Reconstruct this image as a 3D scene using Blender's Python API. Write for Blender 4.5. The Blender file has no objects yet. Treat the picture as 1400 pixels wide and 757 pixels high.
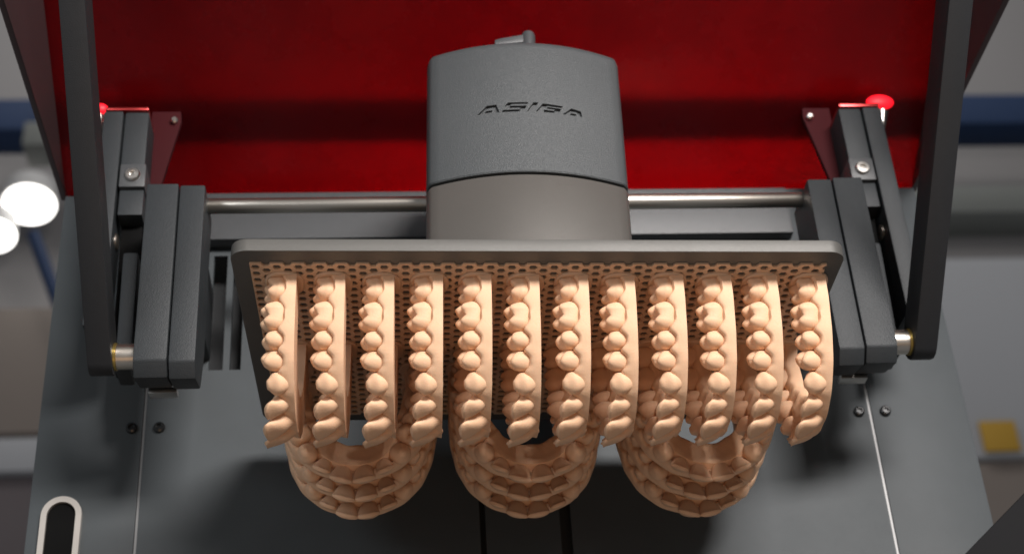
import bpy, bmesh, math, random
import numpy as np
from mathutils import Matrix, Vector

random.seed(4)
S = 0.001                                   # everything below is written in millimetres
sc = bpy.context.scene
COL = sc.collection

# ------------------------------------------------------------------ camera
PITCH, YAW, ROLL = 0.549695, 0.099034, -0.066659
fw = Vector((math.sin(YAW)*math.cos(PITCH), math.cos(YAW)*math.cos(PITCH), math.sin(PITCH)))
rt = Vector((math.cos(YAW), -math.sin(YAW), 0)); up = rt.cross(fw)
rt2 = rt*math.cos(ROLL) + up*math.sin(ROLL); up2 = -rt*math.sin(ROLL) + up*math.cos(ROLL)
CAMP = Vector((-58.627, -473.884, -302.736))*S
cd = bpy.data.cameras.new('camera'); cam = bpy.data.objects.new('camera', cd); COL.objects.link(cam)
m3 = Matrix((rt2, up2, -fw)).transposed()
cam.matrix_world = Matrix.Translation(CAMP) @ m3.to_4x4()
cd.sensor_width = 36; cd.lens = 36*2084.4/1400; cd.clip_start = 0.02; cd.clip_end = 50
cd.dof.use_dof = True; cd.dof.focus_distance = 0.592; cd.dof.aperture_fstop = 12.5
cd.dof.aperture_blades = 0
sc.camera = cam

# ------------------------------------------------------------------ world, lights, exposure
w = bpy.data.worlds.new('World'); sc.world = w; w.use_nodes = True
bg = w.node_tree.nodes['Background']; bg.inputs[0].default_value = (0.95, 0.96, 1.0, 1); bg.inputs[1].default_value = 0.14

def area(name, loc, target, sx, sy, power, col):
    l = bpy.data.lights.new(name, 'AREA'); l.shape = 'RECTANGLE'; l.size = sx*S; l.size_y = sy*S
    l.energy = power; l.color = col
    o = bpy.data.objects.new(name, l); COL.objects.link(o)
    o.location = Vector(loc)*S
    o.rotation_euler = (Vector(target)-Vector(loc)).to_track_quat('-Z', 'Y').to_euler()
    return o
area('booth_light_key', (360, -1070, 390), (0, 20, -20), 560, 200, 25, (1.0, 0.95, 0.92))
area('booth_light_side', (-900, -800, 120), (0, 20, 0), 420, 420, 2.6, (0.90, 0.95, 1.0))
area('low_fill', (40, -620, -760), (0, 30, -10), 700, 400, 0.95, (1.0, 0.60, 0.30))  # added fill lamp standing for light bounced up from below
area('hood_backlight', (50, 262, 226), (40, 150, 165), 320, 60, 1.05, (1.0, 0.93, 0.85))  # added lamp close behind the red window to make it glow
area('hall_light_far', (200, 1700, 3600), (200, 3200, 1900), 3000, 600, 30, (1.0, 0.97, 0.94))

sc.view_settings.view_transform = 'Standard'; sc.view_settings.look = 'None'
sc.view_settings.exposure = 0; sc.view_settings.gamma = 1; sc.view_settings.use_curve_mapping = False

# ------------------------------------------------------------------ materials
def mat(name, col, rough=0.5, metal=0.0, spec=0.5, noise=0.0, nscale=300, bump=0.0, bscale=2000, sss=0.0, coat=0.0,
        rvar=0.0):
    m = bpy.data.materials.new(name); m.use_nodes = True
    nt = m.node_tree; b = nt.nodes['Principled BSDF']
    b.inputs['Base Color'].default_value = (*col, 1); b.inputs['Roughness'].default_value = rough
    b.inputs['Metallic'].default_value = metal; b.inputs['Specular IOR Level'].default_value = spec
    b.inputs['Coat Weight'].default_value = coat
    if sss:
        b.inputs['Subsurface Weight'].default_value = sss
        b.inputs['Subsurface Radius'].default_value = (1.0, 0.55, 0.3)
        b.inputs['Subsurface Scale'].default_value = 0.0016
    if noise or bump or rvar:
        tc = nt.nodes.new('ShaderNodeTexCoord')
    if noise:
        n = nt.nodes.new('ShaderNodeTexNoise'); n.inputs['Scale'].default_value = nscale; n.inputs['Detail'].default_value = 5
        nt.links.new(tc.outputs['Object'], n.inputs['Vector'])
        mx = nt.nodes.new('ShaderNodeMix'); mx.data_type = 'RGBA'
        mx.inputs[6].default_value = tuple(c*(1-noise) for c in col)+(1,)
        mx.inputs[7].default_value = tuple(min(1, c*(1+noise)) for c in col)+(1,)
        nt.links.new(n.outputs['Fac'], mx.inputs[0]); nt.links.new(mx.outputs[2], b.inputs['Base Color'])
    if rvar:
        n3 = nt.nodes.new('ShaderNodeTexNoise'); n3.inputs['Scale'].default_value = 25; n3.inputs['Detail'].default_value = 6
        nt.links.new(tc.outputs['Object'], n3.inputs['Vector'])
        mr = nt.nodes.new('ShaderNodeMapRange'); mr.inputs[3].default_value = rough-rvar; mr.inputs[4].default_value = rough+rvar
        nt.links.new(n3.outputs['Fac'], mr.inputs[0]); nt.links.new(mr.outputs[0], b.inputs['Roughness'])
    if bump:
        n2 = nt.nodes.new('ShaderNodeTexNoise'); n2.inputs['Scale'].default_value = bscale; n2.inputs['Detail'].default_value = 3
        nt.links.new(tc.outputs['Object'], n2.inputs['Vector'])
        bp = nt.nodes.new('ShaderNodeBump'); bp.inputs['Strength'].default_value = bump; bp.inputs['Distance'].default_value = 0.0004
        nt.links.new(n2.outputs['Fac'], bp.inputs['Height']); nt.links.new(bp.outputs[0], b.inputs['Normal'])
    return m

def emis(name, col, st):
    m = bpy.data.materials.new(name); m.use_nodes = True
    b = m.node_tree.nodes['Principled BSDF']; b.inputs['Base Color'].default_value = (*col, 1)
    b.inputs['Emission Color'].default_value = (*col, 1); b.inputs['Emission Strength'].default_value = st
    return m

RESIN = mat('tan_model_resin', (0.79, 0.505, 0.32), 0.58, spec=0.3, noise=0.07, nscale=260, bump=0.25, bscale=1500, sss=0.10, rvar=0.08)
RAFTM = mat('tan_raft_resin', (0.64, 0.44, 0.30), 0.5, noise=0.10, nscale=120, bump=0.2, bscale=1200, sss=0.15)
PLATE = mat('anodised_plate', (0.105, 0.102, 0.094), 0.46, rvar=0.1, metal=0.25, noise=0.06, nscale=900, bump=0.25, bscale=4500)
HEADP = mat('head_textured_paint', (0.062, 0.068, 0.071), 0.42, rvar=0.09, noise=0.12, nscale=2200, bump=0.7, bscale=3000)
HEADB = mat('head_base_metal', (0.118, 0.110, 0.100), 0.42, rvar=0.09, metal=0.3, noise=0.06, nscale=1500, bump=0.3, bscale=3500)
BODY = mat('dark_body_paint', (0.056, 0.065, 0.070), 0.5, spec=0.3, noise=0.10, nscale=60, bump=0.35, bscale=2600, rvar=0.06)
BEAM = mat('grey_beam_paint', (0.06, 0.063, 0.066), 0.4, noise=0.08, nscale=200, bump=0.3, bscale=2600)
BLOCK = mat('bracket_paint', (0.026, 0.030, 0.033), 0.5, spec=0.35, noise=0.12, nscale=500, bump=0.4, bscale=2600, rvar=0.06)
ARMP = mat('lid_arm_paint', (0.020, 0.021, 0.023), 0.5, spec=0.35, noise=0.12, nscale=300, bump=0.3, bscale=2600)
BLACK = mat('black_recess', (0.004, 0.004, 0.004), 0.8, spec=0.1)
STEEL = mat('polished_steel', (0.72, 0.66, 0.58), 0.33, metal=1.0)
SCREW = mat('bright_screw', (0.65, 0.62, 0.58), 0.28, metal=1.0)
DSCREW = mat('black_screw', (0.02, 0.021, 0.022), 0.25, metal=0.2)
SEAM = mat('bare_aluminium_edge', (0.22, 0.22, 0.22), 0.5, metal=0.6)
CHROME = mat('handle_trim', (0.75, 0.70, 0.64), 0.3, metal=0.7)
BRASS = mat('brass_washer', (0.55, 0.40, 0.12), 0.3, metal=0.9)
LIDP = mat('lid_wall_paint', (0.055, 0.035, 0.037), 0.35, noise=0.1, nscale=80)
RAIL = mat('lid_rail', (0.012, 0.008, 0.008), 0.5)
REDLITCAP = mat('red_lit_cap', (0.55, 0.06, 0.06), 0.3, metal=0.9)  # red light reflected on the hinge tops, put into the cap colour
MAROON = mat('hinge_gusset', (0.045, 0.007, 0.009), 0.7, spec=0.1)

RED = bpy.data.materials.new('red_acrylic'); RED.use_nodes = True
nt = RED.node_tree; nt.nodes.remove(nt.nodes['Principled BSDF']); out = nt.nodes['Material Output']
df = nt.nodes.new('ShaderNodeBsdfDiffuse'); df.inputs[0].default_value = (0.04, 0.001, 0.003, 1)
tr = nt.nodes.new('ShaderNodeBsdfTranslucent'); tr.inputs[0].default_value = (0.45, 0.004, 0.014, 1)
tcn = nt.nodes.new('ShaderNodeTexCoord'); nz = nt.nodes.new('ShaderNodeTexNoise'); nz.inputs['Scale'].default_value = 14; nz.inputs['Detail'].default_value = 8; nz.inputs['Roughness'].default_value = 0.7
nt.links.new(tcn.outputs['Object'], nz.inputs['Vector'])
cr = nt.nodes.new('ShaderNodeMix'); cr.data_type = 'RGBA'; cr.inputs[6].default_value = (0.30, 0.003, 0.016, 1); cr.inputs[7].default_value = (0.62, 0.007, 0.040, 1)
nt.links.new(nz.outputs['Fac'], cr.inputs[0]); nt.links.new(cr.outputs[2], tr.inputs[0])
gl = nt.nodes.new('ShaderNodeBsdfGlossy'); gl.inputs[0].default_value = (1, 1, 1, 1); mrr = nt.nodes.new('ShaderNodeMapRange'); mrr.inputs[3].default_value = 0.12; mrr.inputs[4].default_value = 0.42; nt.links.new(nz.outputs['Fac'], mrr.inputs[0]); nt.links.new(mrr.outputs[0], gl.inputs['Roughness'])
a1 = nt.nodes.new('ShaderNodeMixShader'); a1.inputs[0].default_value = 0.6
nt.links.new(df.outputs[0], a1.inputs[1]); nt.links.new(tr.outputs[0], a1.inputs[2])
fr = nt.nodes.new('ShaderNodeFresnel'); fr.inputs[0].default_value = 1.3
a2 = nt.nodes.new('ShaderNodeMixShader'); nt.links.new(fr.outputs[0], a2.inputs[0])
nt.links.new(a1.outputs[0], a2.inputs[1]); nt.links.new(gl.outputs[0], a2.inputs[2]); nt.links.new(a2.outputs[0], out.inputs[0])

# ------------------------------------------------------------------ helpers
def meshobj(name, bm, m, parent=None, smooth=35, scale=S):
    bmesh.ops.scale(bm, vec=(scale, scale, scale), verts=bm.verts)
    bmesh.ops.recalc_face_normals(bm, faces=bm.faces)
    me = bpy.data.meshes.new(name); bm.to_mesh(me); bm.free()
    if smooth:
        for p in me.polygons: p.use_smooth = True
        me.set_sharp_from_angle(angle=math.radians(smooth))
    me.materials.append(m)
    o = bpy.data.objects.new(name, me); COL.objects.link(o)
    if parent: o.parent = parent
    return o

def tag(o, label, cat=None, group=None, kind=None):
    if label: o['label'] = label
    if cat: o['category'] = cat
    if group: o['group'] = group
    if kind: o['kind'] = kind
    return o

def empty(name, loc=(0, 0, 0)):
    o = bpy.data.objects.new(name, None); COL.objects.link(o); o.empty_display_size = 0.01
    o.location = Vector(loc)*S
    return o

def bevel(bm, r, seg=2, edges=None):
    if r > 0:
        bmesh.ops.bevel(bm, geom=edges if edges else bm.edges[:], offset=r, segments=seg, affect='EDGES', profile=0.6, clamp_overlap=True)

def box(x0, x1, y0, y1, z0, z1, r=0.0, seg=2, bm=None):
    b2 = bmesh.new()
    bmesh.ops.create_cube(b2, size=1)
    bmesh.ops.scale(b2, vec=(x1-x0, y1-y0, z1-z0), verts=b2.verts)
    bmesh.ops.translate(b2, vec=((x0+x1)/2, (y0+y1)/2, (z0+z1)/2), verts=b2.verts)
    bevel(b2, r, seg)
    return b2

def prism(pts, axis, a, b, r=0.0, seg=2):
    """extrude a 2D outline along an axis (0: outline in yz, 1: xz, 2: xy)"""
    bm = bmesh.new()
    def P(p, t):
        return {0: (t, p[0], p[1]), 1: (p[0], t, p[1]), 2: (p[0], p[1], t)}[axis]
    v0 = [bm.verts.new(P(p, a)) for p in pts]; v1 = [bm.verts.new(P(p, b)) for p in pts]
    bm.faces.new(v0); bm.faces.new(v1[::-1]); n = len(pts)
    for i in range(n): bm.faces.new((v0[i], v0[(i+1) % n], v1[(i+1) % n], v1[i]))
    if r:
        bmesh.ops.recalc_face_normals(bm, faces=bm.faces)
        es = [e for e in bm.edges if len(e.link_faces) == 2 and e.calc_face_angle(0) > 0.6]
        bevel(bm, r, seg, es)
    return bm

def lathe(prof, p0, d, n=28):
    """revolve (r, h) pairs about direction d starting at p0"""
    bm = bmesh.new(); d = Vector(d).normalized(); q = d.to_track_quat('Z', 'Y'); p0 = Vector(p0)
    rings = []
    for r, h in prof:
        rings.append([bm.verts.new(p0 + q @ Vector((r*math.cos(2*math.pi*k/n), r*math.sin(2*math.pi*k/n), h))) for k in range(n)])
    for a, b in zip(rings, rings[1:]):
        for k in range(n): bm.faces.new((a[k], a[(k+1) % n], b[(k+1) % n], b[k]))
    bm.faces.new(rings[0][::-1]); bm.faces.new(rings[-1])
    return bm

def rrect(x0, x1, y0, y1, r, n=8):
    pts = []
    for cx, cy, a in ((x1-r, y1-r, 0), (x0+r, y1-r, 90), (x0+r, y0+r, 180), (x1-r, y0+r, 270)):
        for k in range(n+1):
            t = math.radians(a+90*k/n); pts.append((cx+r*math.cos(t), cy+r*math.sin(t)))
    return pts

# frame of the removable platform: it hangs in the machine a degree or two out of true
MP = Matrix.Rotation(-0.018, 4, 'Z') @ Matrix.Rotation(0.03, 4, 'Y')
def hang(o, loc, rot=None):
    o.matrix_world = MP @ Matrix.Translation(Vector(loc)*S) @ (rot.to_4x4() if rot else Matrix.Identity(4))

# ================================================================== THE PRINTER
YP = 171.0
prn = empty('printer', (0, YP, -260))
OFF = Vector((0, -YP, 260))
def part(name, bm, m, parent=None, smooth=35):
    bmesh.ops.translate(bm, vec=OFF, verts=bm.verts)
    return meshobj(name, bm, m, parent or prn, smooth)
tag(prn, 'dark grey resin printer with its red hood open behind the build platform', 'printer')

BH, SH, BO = 219.5, 171.7, 2.0
# front sheet: middle with slots, two outer sheets, separated by bare edges
SLOTS = [(-141.7, -135.0, 45, 109), (-131.9, -126.6, 45, 109), (131.0, 136.5, 45, 109), (141.0, 147.5, 45, 109)]
def cutsheet(x0, x1, y0, y1, z0, z1, holes):
    """sheet split into a grid round rounded slots"""
    bm = bmesh.new()
    hs = sorted(holes)
    xs = [x0]; 
    for h in hs: xs += [h[0], h[1]]
    xs.append(x1)
    def slab(a, b, c, d):
        bb = box(a, b, y0, y1, c, d)
        me = bpy.data.meshes.new('t'); bb.to_mesh(me); bb.free(); bm.from_mesh(me); bpy.data.meshes.remove(me)
    for i in range(0, len(xs)-1, 2): slab(xs[i], xs[i+1], z0, z1)
    for h in hs:
        if h[2] > z0: slab(h[0], h[1], z0, h[2])
        slab(h[0], h[1], h[3], z1)
    return bm
part('front_sheet', cutsheet(BO-SH+0.7, BO+SH-0.7, YP, YP+4, -260, 146, SLOTS + [(-16.6, -14.0, -250, 100), (19.8, 25.0, -250, 100)]), BODY, smooth=0)
part('outer_sheet', box(BO-BH, BO-SH-0.7, YP, YP+4, -260, 146, 0.5), BODY)
part('outer_sheet', box(BO+SH+0.7, BO+BH, YP, YP+4, -260, 146, 0.5), BODY)
for s in (-1, 1):
    part('seam_edge', box(BO+s*SH-0.55, BO+s*SH+0.55, YP+0.6, YP+3.4, -260, 60), SEAM, smooth=0)
part('inner_back', box(BO-BH+5, BO+BH-5, YP+20, YP+24, -260, 140), mat('inner_sheet', (0.02, 0.022, 0.024), 0.6), smooth=0)
part('body_shell', box(BO-BH+2, BO+BH-2, YP+30, YP+330, -260, 142, 3), BODY)
part('lift_rail', box(-19, 28, YP+7, YP+18, -255, 105, 1), mat('rail_paint', (0.030, 0.033, 0.036), 0.6))
part('crossbeam', box(-150, 150, YP-9, YP-0.5, 113, 141, 1.6), BEAM)

def socket_screw(x, z, r, y, m, tilt=0):
    o = part('screw', lathe([(r*0.98, 0), (r, 0.6), (r*0.92, 1.5), (r*0.62, 2.1), (r*0.5, 2.1), (r*0.46, 1.0)], (x, y, z), (0, -1, 0), 24), m)
    return o
for x in (-175.2, -162.6, 168.1, 181.1): socket_screw(x, 15.3, 2.7, YP, DSCREW)

# grab slot with a bright trim at the lower left
def capsule(cx, zt, hw, zb, n=16):
    pts = [(cx+hw*math.cos(math.pi*k/n), zt-hw+hw*math.sin(math.pi*k/n)) for k in range(n+1)]
    return pts + [(cx-hw, zb), (cx+hw, zb)]
cx = -202.6
bm = bmesh.new()
o_, i_ = capsule(cx, -18.5, 8.9, -120), capsule(cx, -21.2, 6.3, -119)
for y in (YP-2.4, YP-0.01):
    a = [bm.verts.new((p[0], y, p[1])) for p in o_]; b = [bm.verts.new((p[0], y, p[1])) for p in i_]
    for k in range(len(a)):
        j = (k+1) % len(a)
        bm.faces.new((a[k], a[j], b[j], b[k]))
bm.verts.ensure_lookup_table(); n = len(o_)
for k in range(n):
    j = (k+1) % n; V = bm.verts
    bm.faces.new((V[k], V[j], V[2*n+j], V[2*n+k])); bm.faces.new((V[n+k], V[n+j], V[3*n+j], V[3*n+k]))
hd = part('grab_handle_trim', bm, CHROME)
part('grab_recess', prism(i_, 1, YP-0.6, YP-0.2), BLACK, hd, smooth=0)

# guide rod and its two end brackets
part('guide_rod', lathe([(3.4, 0), (3.6, .3), (3.6, 281), (3.4, 281.3)], (-140.5, 104, 93), (1, 0, 0), 40), STEEL)
for s in (-1, 1):
    x0, xm, x1 = (-162.6, -148.4, -137.0) if s < 0 else (137.0, 148.6, 162.8)
    # outline in yz: chamfered foot as seen from underneath
    ol = [(90, 96), (118, 96), (118, 22), (112, 5), (95, 1), (90, 7)]
    a = (x0, xm-0.25) if s < 0 else (xm+0.25, x1)
    b = (xm+0.25, x1) if s < 0 else (x0, xm-0.25)
    br = part('end_bracket', prism(ol, 0, a[0], a[1], 1.0), BLOCK)
    part('end_bracket', prism([(p[0]+0.8, p[1]-0.4) for p in ol], 0, b[0], b[1], 1.0), BLOCK)
    part('bracket_neck', box(min(x0, x1)+4, max(x0, x1)-4, 117, YP, 50, 88, 1.0), BLOCK)
    part('bright_label_plate', box(-159 if s < 0 else 143, -147 if s < 0 else 155, 113, 118.6, 3.4, 6.0, 0.4), SCREW)
    # hinge pin and washer between bracket and hood arm
    px = -162.6 if s < 0 else 162.8
    part('hinge_pin', lathe([(5.2, 0), (5.5, .3), (5.5, 8.2), (5.2, 8.5)], (px, 101, 14.5), (s, 0, 0), 36), STEEL)
    part('washer', lathe([(6.0, 0), (6.0, 1.6)], (px+s*8.4, 101, 14.5), (s, 0, 0), 36), BRASS)
    # hood arm: a flat bar that leans forward over the vat
    d = Vector((0, -114, 97)).normalized(); nrm = Vector((0, d.z, -d.y))
    Lr = 190; hw = 8.0
    bx = -182.2 if s < 0 else 172.2
    P0 = Vector((0, 101, 14.5))
    pts = []
    for k in range(9):
        t = math.pi/2 + math.pi*k/8
        pts.append((P0.y + d.y*hw*math.cos(t) + nrm.y*hw*math.sin(t), P0.z + d.z*hw*math.cos(t) + nrm.z*hw*math.sin(t)))
    e1 = P0 + d*Lr
    pts += [(e1.y - nrm.y*hw, e1.z - nrm.z*hw), (e1.y + nrm.y*hw, e1.z + nrm.z*hw)]
    part('hood_arm', prism(pts, 0, bx, bx+10.2, 0.8), ARMP)

# hinge linkage behind the arms
for s in (-1, 1):
    def bxs(a, b, *r, **k):
        return box(min(s*a, s*b), max(s*a, s*b), *r, **k)
    hp = part('hinge_plate', bxs(191, 181.6, 118, 138, 40, 158.6, r=1.2), BLOCK)
    part('hinge_plate', bxs(181, 169.6, 119, 139, 120, 158.6, r=1.2), BLOCK)
    part('hinge_cap', bxs(190.5, 169.8, 117.5, 138, 158.7, 160.6, r=0.9), REDLITCAP)
    g = [(s*171.5, 172), (s*157.4, 172), (s*156.8, 166), (s*165.0, 124), (s*171.5, 118)]
    part('hinge_gusset', prism(g if s > 0 else g[::-1], 1, 136, 139, 0.5), MAROON)
    part('gusset_stud', lathe([(1.8, 0), (1.8, 2), (1.2, 2.6)], (s*160.0, 136, 165.5), (0, -1, 0), 16), SCREW)
    part('link_block', bxs(180.6, 168.6, 117, 140, 113.5, 126.5, r=0.8), BEAM)
    part('link_block', bxs(180.3, 169.0, 119, 140, 99, 113, r=0.8), BLOCK)
    sw = part('hinge_screw', lathe([(3.6, 0), (3.6, .8), (3.0, 1.6), (1.5, 1.7), (1.3, .5)], (s*174.5, 117, 120.0), (0, -1, 0), 24), SCREW)
    part('link_bar', prism([(128, 104), (140, 104), (150, 30), (134, 30)], 0, min(s*180, s*170), max(s*180, s*170), 1.0), BLACK)
    part('link_pin', lathe([(3.6, 0), (3.8, .5), (3.8, 9), (3.4, 9.4)], (s*190, 128, 90), (-s, 0, 0), 24), STEEL)
    part('lower_link', prism([(118, 78), (136, 78), (138, 20), (122, 20)], 0, min(s*176, s*169), max(s*176, s*169), 1.5), BLOCK)
    # added red oval and bright cone for a hall lamp glowing through the hood
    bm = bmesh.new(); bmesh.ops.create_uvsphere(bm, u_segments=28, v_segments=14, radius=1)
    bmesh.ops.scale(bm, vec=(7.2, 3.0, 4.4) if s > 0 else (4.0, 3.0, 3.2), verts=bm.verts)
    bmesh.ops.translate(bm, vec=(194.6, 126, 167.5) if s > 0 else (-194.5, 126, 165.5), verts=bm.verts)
    lamp = part('lamp_glow_oval', bm, emis('red_glow_spot_%d' % (s+2), (1.0, 0.008, 0.02), 1.1))
    part('lamp_glow_cone', lathe([(1.0, 0), (2.0, 4), (3.4, 12)], (s*193.0, 128, 150) if s > 0 else (-193.6, 128, 150), (0.16*s, -0.1, 1), 20), SCREW, lamp)

# hood: red acrylic window sloping forward, dark side walls, dark rail across it
def hood_z(y): return 148.5 + 0.62*(174-y)
bm = prism([(176, hood_z(176)), (176, hood_z(176)+3), (-40, hood_z(-40)+3), (-40, hood_z(-40))], 0, -218, 222)
lid = part('hood_window', bm, RED, smooth=0)
tag(lid, 'red translucent acrylic window of the open hood')
for s in (-1, 1):
    x = -218 if s < 0 else 222
    bm = prism([(178, 148), (-45, 151), (-45, hood_z(-45)+6), (178, hood_z(178)+6)], 0, x, x+s*3.0, 0.5)
    part('hood_side_wall', bm, LIDP, lid)
def onhood(y0, y1, off, th): return [(y0, hood_z(y0)-off), (y1, hood_z(y1)-off), (y1, hood_z(y1)-off-th), (y0, hood_z(y0)-off-th)]
part('hood_rail', prism(onhood(157, 141.0, -12, 3.0), 0, -217, 221), RAIL, lid, smooth=0)

# ================================================================== BUILD PLATFORM
plat = empty('build_platform'); tag(plat, 'grey metal build platform with rounded corners, engraved head hung upside down', 'platform')
hang(plat, (0, 70, 5.3))
PO = Vector((0, -70, -5.3))
def ppart(name, bm, m, parent=None, smooth=35, parentless=False):
    bmesh.ops.translate(bm, vec=PO, verts=bm.verts)
    return meshobj(name, bm, m, parent or plat, smooth)
bm = prism(rrect(-115, 115, 0, 140, 6.5, 8), 2, 0, 5.3)
bmesh.ops.recalc_face_normals(bm, faces=bm.faces)
bevel(bm, 0.45, 2, [e for e in bm.edges if e.calc_face_angle(0) > 1.2])
ppart('plate', bm, PLATE)

def plan(hwid, yf, bulge, yb, r, n=24):
    """head outline seen from above: bowed front, rounded corners"""
    pts = []
    def yfr(x): return yf - bulge*(1-(x/hwid)**2)
    xs = np.linspace(-(hwid-r*0.55), hwid-r*0.55, n)
    slope = 2*bulge/hwid
    pts += [(-hwid, yb-6), (-hwid, yf+r*1.3), (-hwid+r*0.10, yf+r*0.55), (-hwid+r*0.3, yf+r*0.05)]
    pts += [(x, yfr(x)) for x in xs]
    pts += [(hwid-r*0.3, yf+r*0.05), (hwid-r*0.10, yf+r*0.55), (hwid, yf+r*1.3), (hwid, yb-6), (hwid-6, yb), (-hwid+6, yb)]
    return pts
def loft(levels):
    bm = bmesh.new(); rings = [[bm.verts.new((p[0], p[1], z)) for p in pl] for pl, z in levels]
    n = len(rings[0])
    for a, b in zip(rings, rings[1:]):
        for k in range(n): bm.faces.new((a[k], a[(k+1) % n], b[(k+1) % n], b[k]))
    bm.faces.new(rings[0][::-1]); bm.faces.new(rings[-1])
    return bm
HW, YF, BG, YB = 42.8, 50.0, 10.5, 128.0
def pl(ins): return plan(HW-ins, YF+ins, BG, YB-ins, 4.0)
ppart('head_base', loft([(pl(0.0), 5.2), (pl(0.0), 62.6), (pl(0.35), 63.3), (pl(0.6), 63.4)]), HEADB)
ppart('head_gap', loft([(pl(1.6), 63.2), (pl(1.6), 65.6)]), BLACK)
cover = ppart('head_cover', loft([(pl(0.7), 64.6), (pl(0.25), 64.7), (pl(-0.1), 65.3), (pl(0.0), 100), (pl(0.15), 131.5), (pl(0.6), 133.6), (pl(1.6), 135.0), (pl(3.2), 135.6), (pl(8), 136.4)]), HEADP)
tag(cover, 'dark textured upper cover with the engraved name')

# engraved lettering, cut into the cover
L = [[(85, 212), (195, 122), (302, 118), (336, 204), (288, 204), (270, 150), (226, 150), (146, 212)],
     [(190, 180), (256, 178), (250, 200), (166, 202)],
     [(430, 104), (662, 104), (648, 124), (466, 124), (455, 142), (644, 142), (600, 206), (360, 206), (374, 183), (560, 183), (574, 164), (408, 164), (398, 138)],
     [(720, 104), (776, 104), (702, 206), (640, 206)],
     [(826, 112), (1054, 126), (1040, 147), (868, 140), (838, 181), (948, 187), (960, 173), (866, 168), (880, 150), (1036, 158), (1000, 210), (742, 204)],
     [(1045, 214), (1152, 137), (1262, 152), (1272, 212), (1226, 212), (1216, 176), (1172, 170), (1106, 214)],
     [(1146, 190), (1206, 195), (1200, 214), (1126, 212)]]
bm = bmesh.new()
for P in L:
    q = [(-21.4+(zx-82)*0.03794, 101.1-(zy-99)*0.0487) for zx, zy in P]
    yc = min(YF - BG*(1-(p[0]/HW)**2) for p in q)
    v0 = [bm.verts.new((p[0], 30, p[1])) for p in q]
    v1 = [bm.verts.new((p[0], YF - BG*(1-(p[0]/HW)**2) + 1.5, p[1])) for p in q]
    n = len(q); bm.faces.new(v0); bm.faces.new(v1[::-1])
    for k in range(n): bm.faces.new((v0[k], v0[(k+1) % n], v1[(k+1) % n], v1[k]))
bmesh.ops.triangulate(bm, faces=[f for f in bm.faces if len(f.verts) > 4])
bmesh.ops.translate(bm, vec=PO, verts=bm.verts)
cut = meshobj('cut', bm, HEADP, None, 0)
md = cover.modifiers.new('engrave', 'BOOLEAN'); md.operation = 'DIFFERENCE'; md.solver = 'EXACT'; md.object = cut
cut.matrix_world = cover.matrix_world = Matrix.Identity(4)
pp = cover.parent; cover.parent = None; cover.matrix_world = Matrix.Identity(4)
bpy.context.view_layer.update()
ev = cover.evaluated_get(bpy.context.evaluated_depsgraph_get()); nm = bpy.data.meshes.new_from_object(ev)
cover.modifiers.clear(); cover.data = nm; nm.name = 'head_cover'
for p in nm.polygons: p.use_smooth = True
nm.set_sharp_from_angle(angle=math.radians(28))
cover.parent = pp; cover.matrix_parent_inverse = Matrix.Identity(4); cover.matrix_basis = Matrix.Identity(4)
bpy.data.objects.remove(cut)
# release lever on top
lv = ppart('release_knob', lathe([(3.0, 0), (3.2, 20.5), (2.7, 22), (1.2, 22.5)], (3.6, 62, 136), (0, 0, 1), 28), BEAM)
bm = prism([(-12, 150), (-12, 153), (-9, 154), (3, 156.8), (3, 152)], 1, 60, 64, 0.8); ppart('release_lever', bm, BEAM, lv)

# ------------------------------------------------------------------ honeycomb raft
raft = None
def make_raft():
    x0, x1, y0, y1, th = -108.2, 108.8, 7.6, 132.6, 0.8
    s = 2.66; cw = 1.5*s; ch = math.sqrt(3)*s; hole = 0.63
    bm = bmesh.new(); cache = {}
    def V(x, y):
        k = (round(x, 3), round(y, 3))
        if k not in cache: cache[k] = bm.verts.new((x, y, 0))
        return cache[k]
    nx = int((x1-x0)/cw)+3; ny = int((y1-y0)/ch)+3
    for i in range(-1, nx):
        for j in range(-1, ny):
            cx = x0-2+i*cw; cy = y0+0.15+j*ch+(ch/2 if i % 2 else 0)
            o = [V(cx+s*math.cos(math.pi/3*k), cy+s*math.sin(math.pi/3*k)) for k in range(6)]
            inn = [bm.verts.new((cx+s*hole*math.cos(math.pi/3*k)*1.02, cy+s*hole*math.sin(math.pi/3*k), 0)) for k in range(6)]
            for k in range(6): bm.faces.new((o[k], o[(k+1) % 6], inn[(k+1) % 6], inn[k]))
    for co, no in (((x0, 0, 0), (-1, 0, 0)), ((x1, 0, 0), (1, 0, 0)), ((0, y0, 0), (0, -1, 0)), ((0, y1, 0), (0, 1, 0))):
        bmesh.ops.bisect_plane(bm, geom=bm.verts[:]+bm.edges[:]+bm.faces[:], plane_co=co, plane_no=no, clear_outer=True)
    ex = bmesh.ops.extrude_face_region(bm, geom=bm.faces[:])
    bmesh.ops.translate(bm, vec=(0, 0, -th), verts=[v for v in ex['geom'] if isinstance(v, bmesh.types.BMVert)])
    bmesh.ops.translate(bm, vec=(0, -70, -0.03), verts=bm.verts)
    o = meshobj('printed_raft', bm, RAFTM, None, 0)
    tag(o, 'tan honeycomb raft printed across the underside of the platform', 'raft')
    hang(o, (0, 70, 0)); return o
make_raft()

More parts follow.
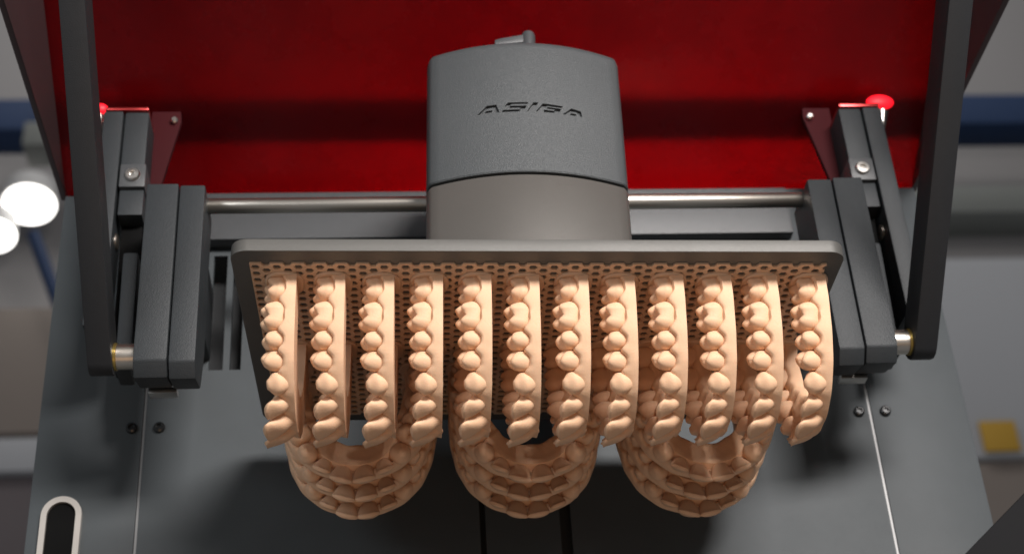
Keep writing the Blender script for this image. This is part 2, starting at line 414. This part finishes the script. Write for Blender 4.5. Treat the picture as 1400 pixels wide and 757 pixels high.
# ================================================================== DENTAL MODELS
# arch centre line, (u across, v downwards from the raft); mirrored for the other half
H = [(27.3, -2), (27.4, 4), (27.2, 10), (26.0, 18.5), (23.8, 26.5), (20.0, 34.6), (14.6, 41.2), (7.8, 45.4), (0, 46.6)]
CTRL = [(-u, v) for u, v in H] + [(u, v) for u, v in H[:-1][::-1]]
def catmull(P, per=24):
    P = [np.array(p, float) for p in P]; P = [2*P[0]-P[1]] + P + [2*P[-1]-P[-2]]
    out = []
    for i in range(1, len(P)-2):
        for k in range(per):
            t = k/per
            out.append(0.5*((2*P[i]) + (P[i+1]-P[i-1])*t + (2*P[i-1]-5*P[i]+4*P[i+1]-P[i+2])*t*t + (3*P[i]-P[i-1]-3*P[i+1]+P[i+2])*t**3))
    out.append(P[-2]); return np.array(out)
CURVE = catmull(CTRL); SEG = np.r_[0, np.cumsum(np.linalg.norm(np.diff(CURVE, axis=0), axis=1))]; TOT = SEG[-1]
H_IN = [(20.2, -2), (20.2, 4), (19.9, 10), (18.4, 17), (15.8, 22.8), (12.2, 27.6), (8.2, 30.8), (4.2, 32.4), (0, 33.0)]
CURVE_IN = catmull([(-u, v) for u, v in H_IN] + [(u, v) for u, v in H_IN[:-1][::-1]])
def cinn(s):
    return np.array([np.interp(s, SEG, CURVE_IN[:, 0]), np.interp(s, SEG, CURVE_IN[:, 1])])
H_OUT = [(33.2, -2), (33.3, 4), (33.2, 10), (31.9, 19.2), (29.3, 28.6), (24.6, 37.0), (17.4, 43.6), (8.8, 47.4), (0, 48.2)]
CURVE_OUT = catmull([(-u, v) for u, v in H_OUT] + [(u, v) for u, v in H_OUT[:-1][::-1]])
def cout(s):
    return np.array([np.interp(s, SEG, CURVE_OUT[:, 0]), np.interp(s, SEG, CURVE_OUT[:, 1])])
def cpos(s):
    return np.array([np.interp(s, SEG, CURVE[:, 0]), np.interp(s, SEG, CURVE[:, 1])])
def cframe(s):
    a, b = cpos(max(0, s-1.2)), cpos(min(TOT, s+1.2)); t = (b-a)/np.linalg.norm(b-a)
    return cpos(s), t, np.array([-t[1], t[0]])           # position, tangent, outward normal
KINDS = [('molar', 10.4), ('first_molar', 11.4), ('premolar', 7.2), ('premolar', 7.5), ('canine', 8.2), ('lateral', 7.2), ('central', 9.0)]
SPOT = []                                                # (kind, arc position, side)
half = sum(k[1] for k in KINDS); st = TOT/2-half
acc = st
for k, wd in KINDS: SPOT.append((k, acc+wd/2, wd, -1)); acc += wd
for k, sp, wd, _ in list(SPOT): SPOT.append((k, TOT-sp, wd, 1))
BOUND = sorted([a-wd/2 for _, a, wd, _ in SPOT] + [a+wd/2 for _, a, wd, _ in SPOT])

# how far in along the arch (0 at the raft, 1 at the midline)
def front(s): return max(0, min(1, 1-abs(s-TOT/2)/(TOT/2)))
def sm(a, b, x):
    t = max(0, min(1, (x-a)/(b-a))); return t*t*(3-2*t)

def make_gum():
    rng = np.random.RandomState(3)
    bm = bmesh.new(); rings = []; N = 190
    cs = [a for _, a, _, _ in SPOT]
    for i in range(N+1):
        s = TOT*i/N; p, t, n = cframe(s); f = front(s)
        # papilla: 1 between teeth, 0 at tooth centre
        d = min((abs(s-a)/(wd/2) for _, a, wd, _ in SPOT)); pap = sm(0.25, 1.0, min(1, d)); root = 1-sm(0, 0.9, d)
        if s < st-0.5 or s > TOT-st+0.5: pap, root = 0.6, 0
        ant = sm(0.45, 0.85, f)
        mol = 1-sm(0.30, 0.48, f)
        ob = 5.6 + 0.5*mol - 3.1*sm(0.5, 0.92, f) + 0.15*math.sin(s*0.31)
        wb = 3.6 - 0.2*ant + 1.9*pap + 0.12*math.sin(s*1.1+1)
        wl = 5.6 + 0.9*pap*(1-ant) + 1.7*ant
        bulge = 0.35*root
        G = p + n*(ob-0.55+bulge-1.4*ant); O = cout(s) + n*0.12*math.sin(s*0.6)
        ring = [bm.verts.new((*c, wv)) for c, wv in ((O, 0.0), (O, 0.25), (O + (G-O)*0.15, wb*0.45), (O + (G-O)*0.55, wb*0.8), (G, wb))]
        prof = [(ob-1.15+bulge*0.3-1.5*ant, wb+0.5),
                (min(ob-2.2, 2.2), wb+0.8), (1.4, 4.6+1.0*pap*(1-ant)), (0, 4.6+1.0*pap*(1-ant)), (-2.2, 4.9+0.8*pap*(1-ant)+2.4*ant), (-4.1, wl+0.3-1.0*ant), (-5.3, wl-0.1-1.7*ant)]
        ring += [bm.verts.new((*(p+n*o), wv)) for o, wv in prof]
        A = p-n*5.3; B = cinn(s)
        B = B + (B-A)/np.linalg.norm(B-A)*0.25*math.sin(s*0.43+0.5)
        rug = 0.3*math.sin(s*1.3)*ant
        for q, wv in ((0.3, wl-0.4-2.5*ant), (0.55, wl-0.8-3.1*ant), (0.8, wl-1.2-3.6*ant), (0.95, wl-1.8-3.7*ant), (1.0, wl-2.6-3.5*ant), (1.0, 0.25), (1.0, 0.0)):
            c = A + (B-A)*q
            ring.append(bm.verts.new((c[0], c[1], wv + (rug*math.sin(q*9) if 0.2 < q < 0.9 else 0))))
        rings.append(ring)
    m = len(rings[0])
    for a, b in zip(rings, rings[1:]):
        for k in range(m): bm.faces.new((a[k], a[(k+1) % m], b[(k+1) % m], b[k]))
    bm.faces.new(rings[0][::-1]); bm.faces.new(rings[-1])
    bmesh.ops.bisect_plane(bm, geom=bm.verts[:]+bm.edges[:]+bm.faces[:], plane_co=(0, 0.4, 0), plane_no=(0, -1, 0), clear_outer=True)
    bmesh.ops.holes_fill(bm, edges=[e for e in bm.edges if e.is_boundary], sides=0)
    return bm

def make_tooth(kind, wd, mir):
    """x along the arch, y outwards (cheek side), z towards the bite"""
    a = wd/2*(1.04 if kind in ('central', 'lateral') else 1.03)
    n = 28; bm = bmesh.new(); rings = []
    def se(t, e=2.5):
        c, s_ = math.cos(t), math.sin(t)
        return math.copysign(abs(c)**(2/e), c), math.copysign(abs(s_)**(2/e), s_)
    if kind in ('molar', 'first_molar', 'premolar'):
        pm = kind == 'premolar'
        b = 5.0 if pm else 5.9
        h = 6.3 if pm else 6.2
        if kind == 'molar': h = 5.7
        if pm: cus = [(0, 0.46*b, 1.9, 1.7), (-0.3, -0.52*b, 1.5, 1.6)]
        else: cus = [(-0.47*a, 0.48*b, 2.3, 1.55), (0.47*a, 0.46*b, 2.0, 1.55), (-0.47*a, -0.50*b, 2.1, 1.6), (0.45*a, -0.50*b, 1.7, 1.6)]
        def Hh(x, y):
            v = sum(A*math.exp(-((x-cx)**2+(y-cy)**2)/(2*sg*sg)) for cx, cy, A, sg in cus)
            v -= 1.5*math.exp(-((y+0.2)/0.7)**2)*(1 if pm else math.exp(-(x/(a*0.85))**4))
            if not pm: v -= 0.75*math.exp(-((x-0.15)/0.7)**2)
            v -= 0.16*max(0, math.cos(x*2.6+y*0.9))**3
            return v
        prof = [(-2.6, .78, 0), (-1.0, .80, 0), (0.4, .86, 0), (1.8, .96, 0), (3.0, 1.0, 0), (4.2, .985, .12), (h-1.2, .93, .35), (h-0.5, .85, .65), (h-0.1, .76, .9),
                (h, .64, 1), (h, .52, 1), (h, .40, 1), (h, .28, 1), (h, .15, 1)]
        for z, sca, k in prof:
            r = []
            for i in range(n):
                cx, cy = se(2*math.pi*i/n, 2.35 if pm else 2.9)
                x, y = cx*a*sca, cy*b*sca
                if not pm and z > 1.0:                     # cheek and tongue side grooves
                    g = 0.15*math.exp(-((x-0.15)/0.75)**2)*min(1, (z-1)/3)
                    y *= 1-g
                y -= 0.06*max(0, z)*(1 if cy > 0 else -0.35)  # crown leans inwards towards the bite
                r.append(bm.verts.new((x, y, z + k*Hh(x, y))))
            rings.append(r)
        top = bm.verts.new((0, 0, h + Hh(0, 0)))
    else:
        b = {'canine': 3.9, 'lateral': 3.2, 'central': 3.6}[kind]; h = {'canine': 7.2, 'lateral': 8.4, 'central': 10.0}[kind]
        K = 13
        for j in range(K):
            t = j/(K-1); z = -2.6 + (h+2.6)*t if j < K-1 else h
            tt = max(0, z/h)
            if kind == 'canine':
                sx = 0.80+0.22*math.sin(min(1, tt/0.55)*math.pi/2); sx *= 1-0.62*sm(0.5, 1.05, tt)**1.3
                sy = 1.0+0.08*math.sin(tt*math.pi) - 0.68*sm(0.4, 1.05, tt); yo = 0.5*tt
            else:
                sx = 0.78+0.25*sm(0, 0.75, tt)-0.05*sm(.9, 1, tt)
                sy = 1.0-0.74*sm(0.12, 1.0, tt); yo = 1.0*sm(0, 1, tt) + 0.3*math.sin(tt*math.pi)
            r = []
            for i in range(n):
                cx, cy = se(2*math.pi*i/n, 2.2 if kind == 'canine' else 2.2+0.5*tt)
                x, y = cx*a*sx, cy*b*sy+yo
                zz = z
                if kind != 'canine' and tt > 0.5:
                    dist = max(0, -cx)
                    zz -= ((1.7 if kind == 'central' else 1.9)*dist**2.2 + 0.35*max(0, cx)**3)*sm(0.5, 1, tt)
                r.append(bm.verts.new((x, y, zz)))
            rings.append(r)
        top = bm.verts.new((0, yo, h+(0.35 if kind == 'canine' else 0.02)))
    if mir > 0:
        for v in bm.verts: v.co.x = -v.co.x
    for p, q in zip(rings, rings[1:]):
        for k in range(n): bm.faces.new((p[k], p[(k+1) % n], q[(k+1) % n], q[k]))
    for k in range(n): bm.faces.new((rings[-1][k], rings[-1][(k+1) % n], top))
    bm.faces.new(rings[0][::-1])
    return bm

def pad_mesh():
    bm = bmesh.new(); rings = []
    for r, z in ((1.0, -0.6), (1.0, 0.3), (0.93, 0.9)):
        rings.append([bm.verts.new((27.0 - 1.0 + 8.3*r*math.copysign(abs(math.cos(t))**0.8, math.cos(t)), z, 5.0 + 7.4*r*math.copysign(abs(math.sin(t))**0.8, math.sin(t)))) for t in [2*math.pi*k/32 for k in range(32)]])
    for p, q in zip(rings, rings[1:]):
        for k in range(32): bm.faces.new((p[k], p[(k+1) % 32], q[(k+1) % 32], q[k]))
    bm.faces.new(rings[0][::-1]); bm.faces.new(rings[-1])
    return bm

def build_model():
    root = empty('dental_model')
    meshobj('gum_base', make_gum(), RESIN, root, 50)
    meshes = {}
    wg = {'molar': 4.2, 'first_molar': 4.4, 'premolar': 4.5, 'canine': 3.9, 'lateral': 4.1, 'central': 4.0}
    tilt = {'molar': 20, 'first_molar': 22, 'premolar': 23, 'canine': 20, 'lateral': 32, 'central': 34}
    spin = [6, -5, 11, -8, 9, -9, 4, -4, 7, -10, 8, -7, 10, -5]
    rr = random.Random(8)
    for i, (kind, s, wd, side) in enumerate(SPOT):
        key = (kind, wd, side)
        if key not in meshes:
            o = meshobj('tooth', make_tooth(kind, wd, side), RESIN, root, 0)
            for p in o.data.polygons: p.use_smooth = True
            meshes[key] = o.data
        else:
            o = bpy.data.objects.new('tooth', meshes[key]); COL.objects.link(o); o.parent = root
        p, t, n = cframe(s)
        off = {'molar': -1.2, 'first_molar': -1.2, 'premolar': -1.3, 'canine': 0.4, 'lateral': -0.3, 'central': 0.2}[kind] + rr.uniform(-.3, .3)
        X = Vector((t[0], t[1], 0)); Y = Vector((n[0], n[1], 0)); Z = X.cross(Y)
        M = Matrix((X, Y, Z)).transposed().to_4x4()
        loc = Vector((p[0]+n[0]*off, p[1]+n[1]*off, wg[kind]+rr.uniform(-.35, .45)))
        o.matrix_basis = Matrix.Translation(loc*S) @ M @ Matrix.Rotation(math.radians(-tilt[kind]), 4, 'X') @ Matrix.Rotation(math.radians(spin[i]), 4, 'Z') @ Matrix.Rotation(math.radians(rr.uniform(-4, 4) - side*{'central': 5, 'lateral': 9, 'canine': 5}.get(kind, 0)), 4, 'Y') @ Matrix.Diagonal((1, rr.uniform(.95, 1.05), rr.uniform(.95, 1.06), 1))
    pm = None
    for s in (1, -1):
        if pm is None:
            o = meshobj('foot_pad', pad_mesh(), RAFTM, root, 40); pm = o.data
        else:
            o = bpy.data.objects.new('foot_pad', pm); COL.objects.link(o); o.parent = root; o.scale = (-1, 1, 1)
    return root
def copy_tree(src):
    r = src.copy(); COL.objects.link(r)
    for ch in src.children:
        c = ch.copy(); COL.objects.link(c); c.parent = r
    return r

ORD = ['first', 'second', 'third', 'fourth', 'fifth', 'sixth', 'seventh', 'eighth', 'ninth', 'tenth', 'eleventh', 'twelfth']
# columns are the images of u, v, w
RF = Matrix(((0, 0, -1), (1, 0, 0), (0, -1, 0)))           # front row: u->+Y, v->-Z, bite -> -X
RB = Matrix(((-1, 0, 0), (0, 0, -1), (0, -1, 0)))          # back row: u->-X, v->-Z, bite -> -Y
proto = build_model()
for i in range(12):
    o = proto if i == 0 else copy_tree(proto)
    x = -91.0 + 18.2*i
    hang(o, (x+random.uniform(-.25, .25), 14 + 33.5 + random.uniform(-.3, .3), -0.9), RF @ Matrix.Rotation(math.radians(random.uniform(-.7, .7)), 3, 'Y'))
    ex = ' beside the right corner' if i == 11 else (' beside the left corner' if i == 0 else '')
    tag(o, '%s from the left in the front row of tan dental arch models hanging edge-on' % ORD[i], 'dental model', 'front row of dental models')
for j, (cx, nm) in enumerate(((-71.8, 'left'), (-0.4, 'middle'), (72.6, 'right'))):
    for k in range(3):
        o = copy_tree(proto)
        hang(o, (cx+(0.3*k), 95.8+18.2*k, -0.9), RB)
        pos = ['nearest layer of three', 'middle layer of three', 'rearmost layer of three'][k]
        tag(o, 'tan dental arch in the %s stack below the front row, %s' % (nm, pos), 'dental model', 'stacked dental models behind')

# ================================================================== BACKGROUND: the hall beyond, out of focus
WALL = mat('hall_wall_paint', (0.30, 0.29, 0.29), 0.8, noise=0.12, nscale=1.2)
WALL2 = mat('pale_fascia_paint', (0.36, 0.37, 0.39), 0.7, noise=0.06, nscale=2)
BROWN = mat('brown_fascia', (0.20, 0.17, 0.15), 0.8, noise=0.1, nscale=3)
BLUE = mat('blue_truss_paint', (0.012, 0.035, 0.10), 0.6, noise=0.2, nscale=3)
GREEN = mat('grey_duct_paint', (0.17, 0.18, 0.17), 0.7, noise=0.1, nscale=3)
PURP = mat('dark_booth_fabric', (0.11, 0.095, 0.10), 0.9, noise=0.15, nscale=4)
ORANGE = mat('orange_sign_face', (0.46, 0.27, 0.03), 0.7)
def bgbox(name, x0, x1, y0, y1, z0, z1, m, label, cat, kind=None, r=8):
    b = box(-(x1-x0)/2, (x1-x0)/2, -(y1-y0)/2, (y1-y0)/2, 0, z1-z0, r)
    o = meshobj(name, b, m, None, 35); o.location = Vector(((x0+x1)/2, (y0+y1)/2, z0))*S
    tag(o, label, cat, None, kind)
    return o
bgbox('hall_wall', -4500, 5500, 3200, 3300, -800, 4200, WALL, 'plain grey hall wall far behind the printer', None, 'structure')
bgbox('roof_beam', -4500, 5500, 2930, 3050, 2290, 2395, BLUE, 'dark blue roof beam crossing the hall behind the printer', 'beam')
bgbox('fascia_board', -4000, -700, 2940, 3000, 1275, 1365, WALL2, 'pale narrow fascia board at the lower left behind the printer', 'fascia')
bgbox('booth_curtain', -4000, -700, 2960, 3040, -200, 1270, PURP, 'dark purplish booth cloth below the pale fascia board', 'cloth')
bgbox('wall_cladding', -4000, -700, 2990, 3060, 1400, 1760, BROWN, 'brownish wide cladding at the left behind the printer', 'cladding')
bgbox('air_duct', 1000, 5000, 2900, 3040, 1960, 2060, GREEN, 'grey-green air duct at the right under the blue beam', 'duct', r=30)
bgbox('white_partition', 1000, 5000, 2950, 3050, 1250, 1845, WALL2, 'pale partition wall at the right behind the printer', 'partition')
bgbox('low_partition', 1000, 5000, 2960, 3060, 300, 1245, BROWN, 'grey-brown low partition under the pale wall at right', 'partition')
sg = bgbox('orange_sign', 1447, 1540, 2935, 2945, 1262, 1345, ORANGE, 'small orange sign on the partition at the right edge', 'sign', r=2)
LAMP = emis('hall_lamp_glow', (1.0, 0.97, 0.92), 5.0)
HOUS = mat('lamp_housing', (0.5, 0.5, 0.5), 0.5)
def hall_lamp(p, r, label):
    root = empty('hall_lamp', p); tag(root, label, 'lamp', 'round hall lamps')
    d = (CAMP/S - Vector(p)).normalized(); d = (d + Vector((0, 0, -2.6))).normalized()
    meshobj('housing', lathe([(r*0.5, -90), (r*0.98, -60), (r*1.0, -2)], (0, 0, 0), d), HOUS, root)
    meshobj('diffuser', lathe([(r*0.97, 0), (r*0.95, 4), (r*0.7, 7), (r*0.3, 9)], (0, 0, 0), d), LAMP, root)
hall_lamp((-980, 2900, 2020), 68, 'large bright round lamp high at the left behind the printer')
hall_lamp((-1062, 2900, 1925), 58, 'bright round lamp cut by the left edge of the picture')

hall_lamp((-925, 2700, 2215), 15, 'tiny bright lamp beside the upper left edge of the hood')
o = meshobj('truss_pole', lathe([(16, 0), (16, 420)], (0, 0, 0), (0.4, 0.1, -1), 20), BLUE); o.location = Vector((-905, 2690, 1790))*S
tag(o, 'slanted blue-grey truss pole below the round lamps at left', 'pole')
bgbox('speaker_box', -960, -850, 2680, 2780, 2050, 2125, GREEN, 'small grey box hung under the blue beam at left', 'speaker')

# dark tilted guard at the lower right corner
bm = prism([(-24, -26), (60, -26), (60, 44), (0, -6)], 1, -4, 4, 1.0)
g = meshobj('dark_guard', bm, mat('matt_black_guard', (0.012, 0.012, 0.013), 0.8, spec=0.1), None); g.location = Vector((153, 20, -101))*S
tag(g, 'dark slanted guard panel poking in at the lower right corner', 'panel')

sc.render.engine = 'CYCLES'
sc.cycles.max_bounces = 6
